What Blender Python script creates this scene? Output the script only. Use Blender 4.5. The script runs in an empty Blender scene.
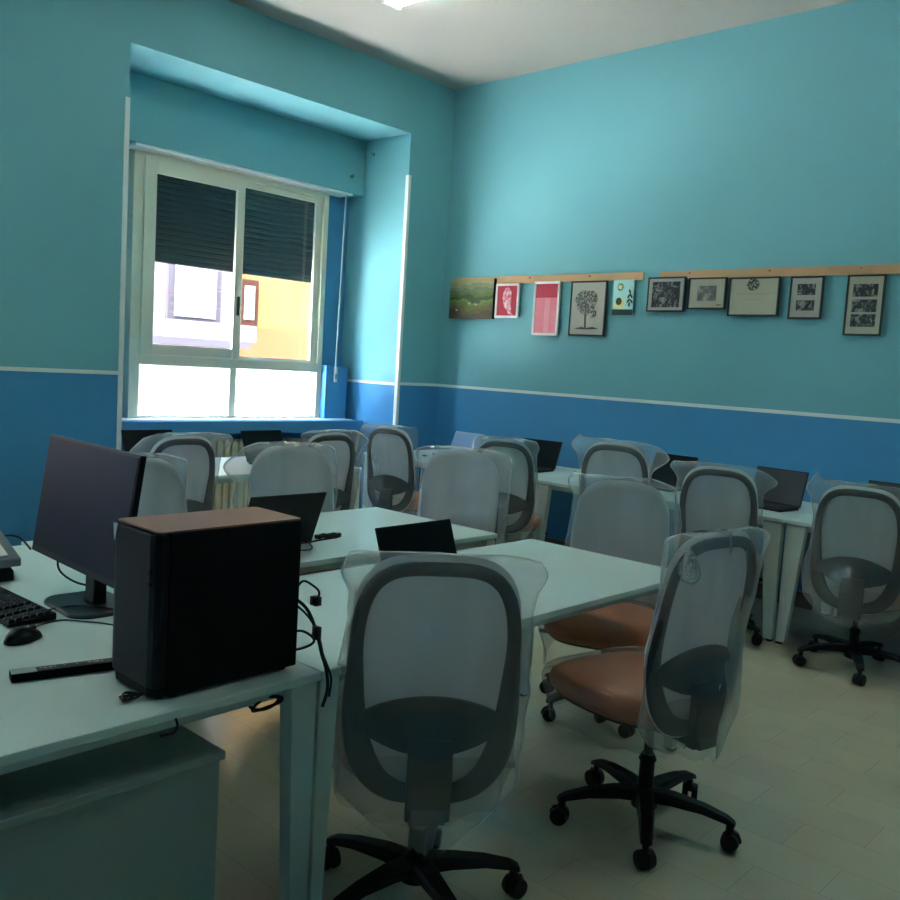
import bpy, bmesh, math, random
from mathutils import Vector, Matrix, noise
PI = math.pi
SC = bpy.context.scene
COL = SC.collection
R = math.radians

# ------------------------------------------------------------------ helpers
def lin(c):
    return tuple(((v/255)/12.92 if v/255 <= .04045 else ((v/255+.055)/1.055)**2.4) for v in c) + (1,)

def box(bm, x0, x1, y0, y1, z0, z1):
    vs = [bm.verts.new((x, y, z)) for x in (x0, x1) for y in (y0, y1) for z in (z0, z1)]
    for f in ((0,1,3,2),(4,6,7,5),(0,4,5,1),(2,3,7,6),(0,2,6,4),(1,5,7,3)):
        bm.faces.new([vs[i] for i in f])

def hexa(bm, top, bot):
    """tapered box: top and bottom rectangles (x0,x1,y0,y1,z)"""
    vs = []
    for (x0, x1, y0, y1, z) in (bot, top):
        vs += [bm.verts.new(p) for p in ((x0,y0,z),(x1,y0,z),(x1,y1,z),(x0,y1,z))]
    for f in ((3,2,1,0),(4,5,6,7),(0,1,5,4),(1,2,6,5),(2,3,7,6),(3,0,4,7)):
        bm.faces.new([vs[i] for i in f])

def cyl(bm, p0, p1, r0, r1=None, seg=16, cap=True):
    r1 = r0 if r1 is None else r1
    p0, p1 = Vector(p0), Vector(p1)
    d = (p1-p0).normalized()
    a = Vector((1,0,0)) if abs(d.x) < .9 else Vector((0,1,0))
    u = d.cross(a).normalized(); v = d.cross(u)
    A = [bm.verts.new(p0+u*r0*math.cos(2*PI*i/seg)+v*r0*math.sin(2*PI*i/seg)) for i in range(seg)]
    B = [bm.verts.new(p1+u*r1*math.cos(2*PI*i/seg)+v*r1*math.sin(2*PI*i/seg)) for i in range(seg)]
    for i in range(seg):
        j = (i+1) % seg
        bm.faces.new((A[i], A[j], B[j], B[i]))
    if cap:
        bm.faces.new(A[::-1]); bm.faces.new(B)

def sweep(bm, rings, closed=False, cap=True):
    n = len(rings[0]); V = [[bm.verts.new(p) for p in r] for r in rings]
    m = len(V)
    for k in range(m if closed else m-1):
        a, b = V[k], V[(k+1) % m]
        for i in range(n):
            j = (i+1) % n
            bm.faces.new((a[i], a[j], b[j], b[i]))
    if cap and not closed:
        bm.faces.new(V[0][::-1]); bm.faces.new(V[-1])

def spline(pts, n=8, closed=False):
    P = [Vector(p) for p in pts]; out = []; m = len(P)
    for i in range(m if closed else m-1):
        if closed: a,b,c,d = P[i-1],P[i],P[(i+1)%m],P[(i+2)%m]
        else: a,b,c,d = P[max(i-1,0)],P[i],P[i+1],P[min(i+2,m-1)]
        for k in range(n):
            t = k/n
            out.append(.5*((2*b)+(c-a)*t+(2*a-5*b+4*c-d)*t*t+(3*b-3*c+d-a)*t**3))
    if not closed: out.append(P[-1])
    return out

def tube(bm, pts, r, seg=8, smooth=6):
    P = spline(pts, smooth) if smooth else [Vector(p) for p in pts]
    up = Vector((0,0,1)); rings = []; pu = None
    for i, p in enumerate(P):
        t = (P[min(i+1,len(P)-1)]-P[max(i-1,0)])
        if t.length < 1e-7: t = Vector((1,0,0))
        t.normalize()
        if pu is None:
            a = up if abs(t.z) < .9 else Vector((1,0,0))
            pu = t.cross(a).normalized()
        else:
            pu = (pu - t*pu.dot(t)).normalized()
        v = t.cross(pu)
        rr = r(i/(len(P)-1)) if callable(r) else r
        rings.append([p+pu*rr*math.cos(2*PI*k/seg)+v*rr*math.sin(2*PI*k/seg) for k in range(seg)])
    sweep(bm, rings)

def prism(bm, poly, axis, a0, a1):
    """extrude a 2D polygon along axis ('x': poly is (y,z), 'y': (x,z), 'z': (x,y))"""
    def P(p, a):
        return (a,p[0],p[1]) if axis == 'x' else (p[0],a,p[1]) if axis == 'y' else (p[0],p[1],a)
    A = [bm.verts.new(P(p, a0)) for p in poly]; B = [bm.verts.new(P(p, a1)) for p in poly]
    n = len(poly)
    bm.faces.new(A[::-1]); bm.faces.new(B)
    for i in range(n):
        j = (i+1) % n; bm.faces.new((A[i], A[j], B[j], B[i]))

def rrect(w, h, r, n=5, cx=0, cy=0):
    out = []
    for sx, sy, a in ((1,1,0),(-1,1,90),(-1,-1,180),(1,-1,270)):
        for k in range(n+1):
            t = R(a+90*k/n)
            out.append((cx+sx*(w/2-r)+r*math.cos(t), cy+sy*(h/2-r)+r*math.sin(t)))
    return out

def obj(name, bm, mat, parent=None, smooth=False, bevel=0, loc=None, label=None):
    bmesh.ops.recalc_face_normals(bm, faces=bm.faces[:])
    me = bpy.data.meshes.new(name); bm.to_mesh(me); bm.free()
    if smooth:
        for p in me.polygons: p.use_smooth = True
    o = bpy.data.objects.new(name, me); COL.objects.link(o)
    me.materials.append(mat)
    if parent: o.parent = parent
    if loc: o.location = loc
    if bevel:
        b = o.modifiers.new('bevel', 'BEVEL'); b.width = bevel; b.segments = 2; b.limit_method = 'ANGLE'; b.angle_limit = R(40)
    if label: o['label'] = label
    return o

def empty(name, loc, rz=0):
    o = bpy.data.objects.new(name, None); COL.objects.link(o)
    o.location = loc; o.rotation_euler = (0,0,rz); o.empty_display_size = .1
    return o

def tag(o, label, cat, group=None):
    o['label'] = label; o['category'] = cat
    if group: o['group'] = group
    return o

def copy_tree(o, parent=None):
    c = o.copy(); COL.objects.link(c)
    if parent: c.parent = parent
    for ch in list(o.children): copy_tree(ch, c)
    return c

# ------------------------------------------------------------------ materials
def mat(name, col, rough=.6, metal=0, spec=.5, bump=0, bscale=60, var=0, vscale=4):
    m = bpy.data.materials.new(name); m.use_nodes = True
    N = m.node_tree.nodes; L = m.node_tree.links; b = N['Principled BSDF']
    c = lin(col)
    b.inputs['Base Color'].default_value = c; b.inputs['Roughness'].default_value = rough
    b.inputs['Metallic'].default_value = metal; b.inputs['Specular IOR Level'].default_value = spec
    if var or bump:
        tc = N.new('ShaderNodeTexCoord')
    if var:
        n = N.new('ShaderNodeTexNoise'); n.inputs['Scale'].default_value = vscale; n.inputs['Detail'].default_value = 5
        L.new(tc.outputs['Object'], n.inputs['Vector'])
        mx = N.new('ShaderNodeMix'); mx.data_type = 'RGBA'
        mx.inputs[6].default_value = tuple(v*(1-var) for v in c[:3])+(1,)
        mx.inputs[7].default_value = tuple(min(1,v*(1+var)) for v in c[:3])+(1,)
        L.new(n.outputs['Fac'], mx.inputs[0]); L.new(mx.outputs[2], b.inputs['Base Color'])
    if bump:
        n = N.new('ShaderNodeTexNoise'); n.inputs['Scale'].default_value = bscale; n.inputs['Detail'].default_value = 3
        L.new(tc.outputs['Object'], n.inputs['Vector'])
        bp = N.new('ShaderNodeBump'); bp.inputs['Strength'].default_value = bump; bp.inputs['Distance'].default_value = .01
        L.new(n.outputs['Fac'], bp.inputs['Height']); L.new(bp.outputs['Normal'], b.inputs['Normal'])
    return m

def emis(name, col, s):
    m = bpy.data.materials.new(name); m.use_nodes = True
    b = m.node_tree.nodes['Principled BSDF']; b.inputs['Base Color'].default_value = lin(col)
    b.inputs['Emission Color'].default_value = lin(col); b.inputs['Emission Strength'].default_value = s
    return m

TEAL = (113,174,181); BLUE = (66,140,186)
STRIPE_Z = 1.3365
def wall_mat(name, up, low):
    m = mat(name, up, .62, spec=.35)
    N = m.node_tree.nodes; L = m.node_tree.links; b = N['Principled BSDF']
    g = N.new('ShaderNodeNewGeometry'); s = N.new('ShaderNodeSeparateXYZ'); L.new(g.outputs['Position'], s.inputs[0])
    gt = N.new('ShaderNodeMath'); gt.operation = 'GREATER_THAN'; gt.inputs[1].default_value = STRIPE_Z
    L.new(s.outputs['Z'], gt.inputs[0])
    mx = N.new('ShaderNodeMix'); mx.data_type = 'RGBA'
    mx.inputs[6].default_value = lin(low); mx.inputs[7].default_value = lin(up)
    L.new(gt.outputs[0], mx.inputs[0])
    n = N.new('ShaderNodeTexNoise'); n.inputs['Scale'].default_value = 1.3; n.inputs['Detail'].default_value = 4
    L.new(g.outputs['Position'], n.inputs['Vector'])
    mr = N.new('ShaderNodeMapRange'); mr.inputs[3].default_value = .93; mr.inputs[4].default_value = 1.05
    L.new(n.outputs['Fac'], mr.inputs[0])
    mu = N.new('ShaderNodeMix'); mu.data_type = 'RGBA'; mu.blend_type = 'MULTIPLY'; mu.inputs[0].default_value = 1
    L.new(mx.outputs[2], mu.inputs[6]); L.new(mr.outputs[0], mu.inputs[7]); L.new(mu.outputs[2], b.inputs['Base Color'])
    n2 = N.new('ShaderNodeTexNoise'); n2.inputs['Scale'].default_value = 45; n2.inputs['Detail'].default_value = 4
    L.new(g.outputs['Position'], n2.inputs['Vector'])
    bp = N.new('ShaderNodeBump'); bp.inputs['Strength'].default_value = .12; bp.inputs['Distance'].default_value = .004
    L.new(n2.outputs['Fac'], bp.inputs['Height']); L.new(bp.outputs['Normal'], b.inputs['Normal'])
    return m

def floor_mat():
    m = mat('marble_tile', (160,152,136), .24, spec=.5)
    N = m.node_tree.nodes; L = m.node_tree.links; b = N['Principled BSDF']
    g = N.new('ShaderNodeNewGeometry')
    mp = N.new('ShaderNodeMapping'); mp.inputs['Location'].default_value = (.15,.1,0); mp.inputs['Rotation'].default_value = (0,0,R(90))
    L.new(g.outputs['Position'], mp.inputs[0])
    br = N.new('ShaderNodeTexBrick'); br.inputs['Scale'].default_value = 1; br.inputs['Brick Width'].default_value = .4
    br.inputs['Row Height'].default_value = .2; br.inputs['Mortar Size'].default_value = .0012; br.inputs['Mortar Smooth'].default_value = .3
    br.inputs['Color1'].default_value = lin((206,199,170)); br.inputs['Color2'].default_value = lin((200,193,166)); br.inputs['Mortar'].default_value = lin((168,162,140))
    L.new(mp.outputs[0], br.inputs[0])
    n = N.new('ShaderNodeTexNoise'); n.inputs['Scale'].default_value = 2.2; n.inputs['Detail'].default_value = 9; n.inputs['Distortion'].default_value = .4
    L.new(g.outputs['Position'], n.inputs['Vector'])
    mr = N.new('ShaderNodeMapRange'); mr.inputs[1].default_value = .3; mr.inputs[2].default_value = .7; mr.inputs[3].default_value = .90; mr.inputs[4].default_value = 1.05
    L.new(n.outputs['Fac'], mr.inputs[0])
    mu = N.new('ShaderNodeMix'); mu.data_type = 'RGBA'; mu.blend_type = 'MULTIPLY'; mu.inputs[0].default_value = 1
    L.new(br.outputs['Color'], mu.inputs[6]); L.new(mr.outputs[0], mu.inputs[7]); L.new(mu.outputs[2], b.inputs['Base Color'])
    rr = N.new('ShaderNodeMapRange'); rr.inputs[3].default_value = .13; rr.inputs[4].default_value = .21
    L.new(n.outputs['Fac'], rr.inputs[0]); L.new(rr.outputs[0], b.inputs['Roughness'])
    return m

def film_mat(name, lo=.18, hi=.6):
    m = bpy.data.materials.new(name); m.use_nodes = True
    N = m.node_tree.nodes; L = m.node_tree.links
    N.remove(N['Principled BSDF']); out = N['Material Output']
    tc = N.new('ShaderNodeTexCoord')
    tr = N.new('ShaderNodeBsdfTransparent')
    df = N.new('ShaderNodeBsdfDiffuse'); df.inputs[0].default_value = lin((214,222,220))
    tl = N.new('ShaderNodeBsdfTranslucent'); tl.inputs[0].default_value = lin((214,222,220))
    gl = N.new('ShaderNodeBsdfGlossy'); gl.inputs['Roughness'].default_value = .22; gl.inputs[0].default_value = (.9,.9,.9,1)
    mp = N.new('ShaderNodeMapping'); mp.inputs['Scale'].default_value = (1.6,1,.45); L.new(tc.outputs['Object'], mp.inputs[0])
    ob = N.new('ShaderNodeObjectInfo'); cx = N.new('ShaderNodeCombineXYZ'); mm = N.new('ShaderNodeMath'); mm.operation = 'MULTIPLY'; mm.inputs[1].default_value = 40
    L.new(ob.outputs['Random'], mm.inputs[0]); L.new(mm.outputs[0], cx.inputs[0]); L.new(mm.outputs[0], cx.inputs[2]); L.new(cx.outputs[0], mp.inputs['Location'])
    mp2 = N.new('ShaderNodeMapping'); mp2.inputs['Scale'].default_value = (9,2,1.1); mp2.inputs['Rotation'].default_value = (0,.35,0); L.new(tc.outputs['Object'], mp2.inputs[0]); L.new(cx.outputs[0], mp2.inputs['Location'])
    n2 = N.new('ShaderNodeTexNoise'); n2.inputs['Scale'].default_value = 2.2; n2.inputs['Detail'].default_value = .5; L.new(mp2.outputs[0], n2.inputs['Vector'])
    st = N.new('ShaderNodeMapRange'); st.interpolation_type = 'SMOOTHSTEP'; st.inputs[1].default_value = .50; st.inputs[2].default_value = .80; st.inputs[3].default_value = 0; st.inputs[4].default_value = hi*.06; L.new(n2.outputs['Fac'], st.inputs[0])
    n = N.new('ShaderNodeTexNoise'); n.inputs['Scale'].default_value = 4.5; n.inputs['Detail'].default_value = 2; n.inputs['Distortion'].default_value = .2
    L.new(mp.outputs[0], n.inputs['Vector'])
    bp = N.new('ShaderNodeBump'); bp.inputs['Strength'].default_value = .3; bp.inputs['Distance'].default_value = .008
    L.new(n.outputs['Fac'], bp.inputs['Height'])
    for s in (df, tl, gl): L.new(bp.outputs[0], s.inputs['Normal'])
    a = N.new('ShaderNodeMixShader'); a.inputs[0].default_value = .5; L.new(df.outputs[0], a.inputs[1]); L.new(tl.outputs[0], a.inputs[2])
    b = N.new('ShaderNodeMixShader'); b.inputs[0].default_value = .22; L.new(a.outputs[0], b.inputs[1]); L.new(gl.outputs[0], b.inputs[2])
    mr = N.new('ShaderNodeMapRange'); mr.inputs[1].default_value = .25; mr.inputs[2].default_value = .95; mr.inputs[3].default_value = lo; mr.inputs[4].default_value = hi
    L.new(n.outputs['Fac'], mr.inputs[0])
    lw = N.new('ShaderNodeLayerWeight'); lw.inputs[0].default_value = .35
    ad = N.new('ShaderNodeMath'); ad.operation = 'MULTIPLY_ADD'; ad.use_clamp = True; L.new(lw.outputs['Facing'], ad.inputs[0]); ad.inputs[1].default_value = hi*.9; L.new(mr.outputs[0], ad.inputs[2])
    a2 = N.new('ShaderNodeMath'); a2.operation = 'ADD'; a2.use_clamp = True; L.new(ad.outputs[0], a2.inputs[0]); L.new(st.outputs[0], a2.inputs[1])
    c = N.new('ShaderNodeMixShader'); L.new(a2.outputs[0], c.inputs[0]); L.new(tr.outputs[0], c.inputs[1]); L.new(b.outputs[0], c.inputs[2])
    L.new(c.outputs[0], out.inputs[0])
    return m

def glass_mat():
    m = bpy.data.materials.new('window_glass'); m.use_nodes = True
    N = m.node_tree.nodes; L = m.node_tree.links; N.remove(N['Principled BSDF'])
    tr = N.new('ShaderNodeBsdfTransparent'); gl = N.new('ShaderNodeBsdfGlossy'); gl.inputs['Roughness'].default_value = .02
    tr.inputs[0].default_value = (.93,.95,.95,1)
    mx = N.new('ShaderNodeMixShader'); mx.inputs[0].default_value = .06
    L.new(tr.outputs[0], mx.inputs[1]); L.new(gl.outputs[0], mx.inputs[2]); L.new(mx.outputs[0], N['Material Output'].inputs[0])
    return m

def mesh_fabric():
    m = bpy.data.materials.new('mesh_fabric'); m.use_nodes = True
    N = m.node_tree.nodes; L = m.node_tree.links; N.remove(N['Principled BSDF'])
    df = N.new('ShaderNodeBsdfDiffuse'); tl = N.new('ShaderNodeBsdfTranslucent'); tr = N.new('ShaderNodeBsdfTransparent')
    df.inputs[0].default_value = lin((226,226,226)); tl.inputs[0].default_value = lin((222,220,224))
    tc = N.new('ShaderNodeTexCoord'); w = N.new('ShaderNodeTexWave'); w.inputs['Scale'].default_value = 120; w.bands_direction = 'Z'
    L.new(tc.outputs['Object'], w.inputs[0])
    bp = N.new('ShaderNodeBump'); bp.inputs['Strength'].default_value = .15; bp.inputs['Distance'].default_value = .001
    L.new(w.outputs['Fac'], bp.inputs['Height']); L.new(bp.outputs[0], df.inputs['Normal'])
    a = N.new('ShaderNodeMixShader'); a.inputs[0].default_value = .5; L.new(df.outputs[0], a.inputs[1]); L.new(tl.outputs[0], a.inputs[2])
    c = N.new('ShaderNodeMixShader'); c.inputs[0].default_value = .9; L.new(tr.outputs[0], c.inputs[1]); L.new(a.outputs[0], c.inputs[2])
    L.new(c.outputs[0], N['Material Output'].inputs[0])
    return m

M = dict(
    wall=wall_mat('painted_wall', TEAL, BLUE), blue=mat('blue_paint', BLUE, .6, bump=.1, bscale=45), teal=mat('teal_paint', TEAL, .6, bump=.1, bscale=45),
    ceiling=mat('ceiling_paint', (182,176,166), .8, var=.03, vscale=1), floor=floor_mat(),
    white=mat('white_paint', (222,226,218), .5), cream=mat('cream_aluminium', (216,208,184), .4),
    desk=mat('desk_laminate', (208,224,216), .34, var=.02, vscale=3), deskleg=mat('desk_metal', (196,208,200), .45),
    pedestal=mat('pedestal_laminate', (150,164,155), .5, bump=.05, bscale=200),
    black=mat('black_plastic', (11,12,13), .45, spec=.35), blackm=mat('black_matte', (6,6,8), .6, spec=.15), dark=mat('charcoal_plastic', (24,29,32), .45),
    screen=mat('black_display', (6,7,9), .3, spec=.2), monscreen=mat('monitor_display', (34,37,46), .45, spec=.12), lap=mat('laptop_shell', (9,10,12), .45, spec=.25),
    keys=mat('keyboard_keys', (20,22,25), .5), silver=mat('silver_shell', (150,165,185), .35),
    palescreen=mat('pale_display', (120,160,205), .5), reflscreen=mat('painted_reflection_display', (34,31,31), .45),  # brownish base colour stands in for what the dark screen reflects
    seat=mat('orange_fabric', (196,112,66), .8, bump=.15, bscale=220, var=.08, vscale=6), film=film_mat('plastic_film', .10, .44), seatfilm=film_mat('seat_film', .07, .28),
    mesh=mesh_fabric(), rad=mat('radiator_enamel', (214,200,164), .4), glass=glass_mat(), shutter=mat('green_shutter', (10,20,20), .7, spec=.2),
    wood=mat('light_wood', (196,152,108), .6, var=.12, vscale=9), brown=mat('brown_lid', (150,104,80), .5, var=.05, vscale=5),
    base=mat('dark_marble', (96,84,72), .35, var=.2, vscale=12), strap=mat('grey_strap', (190,196,186), .7), metal=mat('chrome', (170,172,175), .25, metal=1),
    frame_black=mat('black_frame', (20,19,20), .4), frame_white=mat('white_frame', (226,222,216), .45), paper=mat('cream_paper', (172,168,144), .7),
    mount=mat('pale_mount', (168,164,150), .7), cable=mat('black_cable', (10,11,12), .5), label=mat('paper_label', (215,212,205), .6),
    grey=mat('grey_plastic', (104,112,118), .45), copperless=mat('dusty_dark', (50,54,56), .6),
)

# ------------------------------------------------------------------ camera (solved from the photograph's own vanishing lines)
CAM = Vector((-6.2030, -5.9311, 1.5088)); YAW, PITCH, ROLL = .8251, .0911, .0596
F = Vector((math.sin(YAW)*math.cos(PITCH), math.cos(YAW)*math.cos(PITCH), -math.sin(PITCH)))
r0 = Vector((math.cos(YAW), -math.sin(YAW), 0)); u0 = r0.cross(F)
rr = r0*math.cos(ROLL)+u0*math.sin(ROLL); uu = -r0*math.sin(ROLL)+u0*math.cos(ROLL)
cd = bpy.data.cameras.new('camera'); cam = bpy.data.objects.new('camera', cd); COL.objects.link(cam)
cd.sensor_width = 36; cd.lens = 36*900.33/900; cd.clip_start = .05; cd.clip_end = 200
mw = Matrix((rr, uu, -F)).transposed().to_4x4(); mw.translation = CAM; cam.matrix_world = mw
SC.camera = cam

# ------------------------------------------------------------------ the room
H = 4.061; XL = -8.6; YF = -8.2
def struct(o, label=None):
    o['kind'] = 'structure'
    if label: o['label'] = label
    return o
bm = bmesh.new(); box(bm, XL-.3, .3, YF-.3, 1.15, -.2, 0); struct(obj('floor', bm, M['floor']))
bm = bmesh.new(); box(bm, XL-.3, .3, YF-.3, 1.15, H, H+.25); struct(obj('ceiling', bm, M['ceiling']))
bm = bmesh.new(); box(bm, 0, .3, YF-.3, 1.15, 0, H); struct(obj('wall_right', bm, M['wall']))
bm = bmesh.new(); box(bm, XL-.3, XL, YF-.3, 1.15, 0, H); struct(obj('wall_left', bm, M['wall']))
bm = bmesh.new(); box(bm, XL, 0, YF-.3, YF, 0, H); struct(obj('wall_front', bm, M['wall']))
# window wall with a deep niche around window 1 and an added, shallower opening further left
NX0, NX1, NZ, NY = -3.172, -.534, 3.551, .80
WX0, WX1, WZ0, WZ1 = -2.765, -.86, .96, 3.02
W2X0, W2X1 = -7.5, -5.35
bm = bmesh.new()
box(bm, NX1, 0, 0, 1.1, 0, H)
box(bm, NX0, NX1, 0, 1.1, NZ, H)
box(bm, W2X1, NX0, 0, 1.1, 0, H)
box(bm, W2X0, W2X1, 0, 1.1, NZ, H)
box(bm, W2X0, W2X1, .5, 1.1, 0, 1.0)
box(bm, W2X0, W2X1, .8, 1.1, 3.02, NZ)
box(bm, XL, W2X0, 0, 1.1, 0, H)
struct(obj('wall_back', bm, M['wall']))
bm = bmesh.new()
box(bm, NX0, WX0-.08, NY, .83, 0, NZ); box(bm, WX1+.08, NX1, NY, .83, 0, NZ); box(bm, WX0-.08, WX0, NY, .83, 0, NZ); box(bm, WX1, WX1+.08, NY, .83, 0, NZ)
box(bm, WX0, WX1, NY, .83, 0, WZ0); box(bm, WX0, WX1, NY, .83, WZ1+.01, NZ)
struct(obj('wall_niche', bm, M['blue']))
# stripes, corner strips, baseboards
def trim(n, *b, m='white'):
    bm = bmesh.new()
    for q in b: box(bm, *q)
    return struct(obj('trim_%d' % n, bm, M[m]))
s0, s1 = STRIPE_Z-.013, STRIPE_Z+.013
trim(1, (XL, W2X0, -.006, 0, s0, s1), (W2X1, NX0-.02, -.006, 0, s0, s1))
trim(2, (NX1+.02, 0, -.006, 0, s0, s1))
trim(3, (-.006, 0, YF, 0, s0, s1))
trim(4, (NX1-.006, NX1, .02, NY, s0-.006, s1-.006))
trim(5, (NX0-.03, NX0+.004, -.008, .03, .0, 3.19))
trim(6, (NX1-.006, NX1+.026, -.008, .03, .0, 3.19))
bm = bmesh.new(); box(bm, -.02, 0, YF, 0, 0, .11); struct(obj('baseboard_right', bm, M['base']))
bm = bmesh.new(); box(bm, NX1, 0, -.02, 0, 0, .11); box(bm, XL, NX0, -.02, 0, 0, .11); struct(obj('baseboard_back', bm, M['base']))

# window 1
win = empty('window_1', (0,0,0)); win['kind'] = 'structure'
FY0, FY1 = .69, .76
def wpart(name, boxes, m='cream', bevel=.003, par=win):
    bm = bmesh.new()
    for q in boxes: box(bm, *q)
    return obj(name, bm, M[m], par, bevel=bevel)
wpart('frame', [(-2.765,-2.68,FY0,.799,.965,3.02), (-.915,-.86,FY0,.799,.965,3.02), (-2.68,-.915,FY0,FY1,2.975,3.02),
                (-2.68,-.915,FY0,FY1,1.39,1.475), (-2.68,-.915,FY0,FY1,.965,.985), (-1.85,-1.785,FY0,FY1,.985,1.39)])
def sash(x0, x1, y0, y1, z0, z1, gx0, gx1, gz0, gz1):
    s = wpart('sash', [(x0,gx0,y0,y1,z0,z1),(gx1,x1,y0,y1,z0,z1),(gx0,gx1,y0,y1,gz1,z1),(gx0,gx1,y0,y1,z0,gz0)])
    wpart('pane', [(gx0,gx1,(y0+y1)/2-.003,(y0+y1)/2+.003,gz0,gz1)], 'glass', 0, s)
    return s
sl = sash(-2.682,-1.785,.670,.700,1.47,2.98, -2.582,-1.85,1.555,2.875)
sr = sash(-1.82,-.915,.715,.745,1.47,2.975, -1.745,-.985,1.50,2.925)
wpart('handle', [(-1.825,-1.80,.655,.676,1.84,2.0)], 'black', .004, sl)
wpart('fixed_pane', [(-2.68,-1.85,.722,.728,.985,1.39)], 'glass', 0)
wpart('fixed_pane', [(-1.785,-.915,.722,.728,.985,1.39)], 'glass', 0)
wpart('sill', [(NX0+.01,NX1-.01,.43,.80,.86,.962)], 'blue', .004)
wpart('sill_slab', [(NX0+.01,-.62,.50,.70,.962,.968)], 'white', .0)
# roller shutter, half down
bm = bmesh.new(); z = 2.215; k = 0
while z < 2.98:
    for (x0, x1) in ((-2.81,-.815),):
        P = [(.840,z-.002),(.833,z+.010),(.833,z+.033),(.840,z+.046),(.846,z+.046),(.846,z-.002)]
        prism(bm, P, 'x', x0, x1)
    z += .0465; k += 1
sh = obj('roller_shutter', bm, M['shutter']); tag(sh, 'dark green slatted roller shutter half lowered behind the window panes', 'shutter')
bm = bmesh.new(); box(bm, NX0+.01, NX1-.008, .585, .79, 3.055, NZ-.002)
rb = obj('shutter_box', bm, M['teal'], bevel=.003); tag(rb, 'teal painted roller shutter box above the window', 'shutter box')
bm = bmesh.new(); box(bm, -2.80, -.66, .600, .79, 3.035, 3.053); obj('bottom_board', bm, M['white'], rb, label='white board closing the underside')
# belt and winder
sb = empty('shutter_strap', (-.75, .62, 1.35)); tag(sb, 'thin grey shutter strap running down to its winder right of the window', 'strap')
bm = bmesh.new(); prism(bm, [(-.7515,1.38),(-.7655,1.38),(-.736,3.06),(-.722,3.06)], 'y', .612, .616)
o = obj('strap', bm, M['strap'], sb); o.location = (.75,-.62,-1.35)
bm = bmesh.new(); box(bm, -.775,-.738,.605,.622,1.31,1.45); o = obj('winder_plate', bm, M['label'], sb, bevel=.004); o.location = (.75,-.62,-1.35)
bm = bmesh.new(); box(bm, -.765,-.748,.600,.606,1.335,1.39); o = obj('winder_slot', bm, M['grey'], sb, bevel=.002); o.location = (.75,-.62,-1.35)
wb = bmesh.new(); box(wb, -.86,-.60,.622,.795,.964,1.46); o = obj('winder_box', wb, M['blue'], bevel=.004); tag(o, 'blue boxed-in strap winder in the niche corner right of the window', 'box')
for nm, P0, P1, lab in (('wall_hook', (NX1-.03,.478,3.42), (NX1,.478,3.42), 'small metal hook high on the right cheek of the window niche'),
                   ('wall_hook', (-.70,.56,3.20), (-.70,.585,3.20), 'small metal hook on the teal shutter box above the strap')):
    bm = bmesh.new(); cyl(bm, P0, P1, .010, .016, 12); tube(bm, [P0, (P0[0],P0[1],P0[2]+.012),(P0[0]-.004,P0[1]-.006,P0[2]+.022)], .004, 6, 4)
    tag(obj(nm, bm, M['metal'], smooth=True), lab, 'hook')
# window 2 (unseen, added left of the view to let in more daylight)
w2 = empty('added_window', (0,0,0)); w2['kind'] = 'structure'
bx = [(W2X0,W2X0+.07,.7,.76,1.0,3.02),(W2X1-.07,W2X1,.7,.76,1.0,3.02),(W2X0,W2X1,.7,.76,2.95,3.02),(W2X0,W2X1,.7,.76,1.0,1.06),((W2X0+W2X1)/2-.04,(W2X0+W2X1)/2+.04,.7,.76,1.06,2.95)]
wpart('frame', bx, 'cream', .003, w2); wpart('pane', [(W2X0+.07,W2X1-.07,.727,.732,1.06,2.95)], 'glass', 0, w2)

# radiator under the sill
rad = empty('radiator', (-1.85,.6,.1)); tag(rad, 'cream cast-iron column radiator below the window sill', 'radiator')
def rad_section():
    bm = bmesh.new()
    for yy in (-.05, 0, .05):
        pts = rrect(.052, .030, .012, 3)
        rings = [[(a*s, yy+b*s, zz) for a, b in pts] for zz, s in ((.03,.7),(.05,1),(.64,1),(.66,.75))]
        sweep(bm, rings)
    for zz in (.06,.62):
        pts = rrect(.058,.062,.02,4)
        sweep(bm, [[(a, yy, zz+b) for a, b in pts] for yy in (-.068,.068)])
    return bm
for k in range(22):
    if k == 0: s0_ = obj('section', rad_section(), M['rad'], rad, bevel=.004); s = s0_
    else: s = s0_.copy(); COL.objects.link(s)
    s.location = (-.75+k*.0725, .0, .03)
bm = bmesh.new(); cyl(bm, (-.80,0,.09),(.86,0,.09),.018); cyl(bm,(-.80,0,.65),(.80,0,.65),.018); cyl(bm,(.84,0,.09),(.84,0,-.1),.012)
obj('pipe', bm, M['rad'], rad, smooth=True)

# ------------------------------------------------------------------ outside
def mk(name, boxes, m, par=None, bevel=0):
    bm = bmesh.new()
    for q in boxes: box(bm, *q)
    return obj(name, bm, m, par, bevel=bevel)
och = mat('ochre_plaster', (67,50,28), .95, spec=0, var=.12, vscale=.7); orange = mat('orange_plaster', (63,40,25), .95, spec=0, var=.1, vscale=.8)
pale = mat('pale_plaster', (63,57,57), .95, spec=0, var=.08, vscale=.6); brn = mat('brown_joinery', (31,18,14), .95, spec=0); shade = mat('faded_stone', (40,37,40), .95, spec=0)
wh = mat('white_shutter', (72,70,72), .95, spec=0); gr = mat('pale_bounce_ground', (214,212,206), .9, var=.08, vscale=1)
FYB = 8.0
b1 = empty('ochre_house', (6,FYB,-4)); tag(b1, 'sunlit ochre house seen through the right window pane', 'house')
def hp(name, q, m): o = mk(name, [q], m, b1); o.location = (-6,-FYB,4); return o
hp('wall', (3.06,14,FYB,FYB+3,2.0,9.0), och); hp('lower_wall', (3.06,14,FYB-.03,FYB+3,1.28,2.0), orange); hp('base_wall', (3.06,14,FYB-.05,FYB+3,-4,1.28), mat('pale_grey_plaster', (180,180,187),.95,spec=0))
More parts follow.
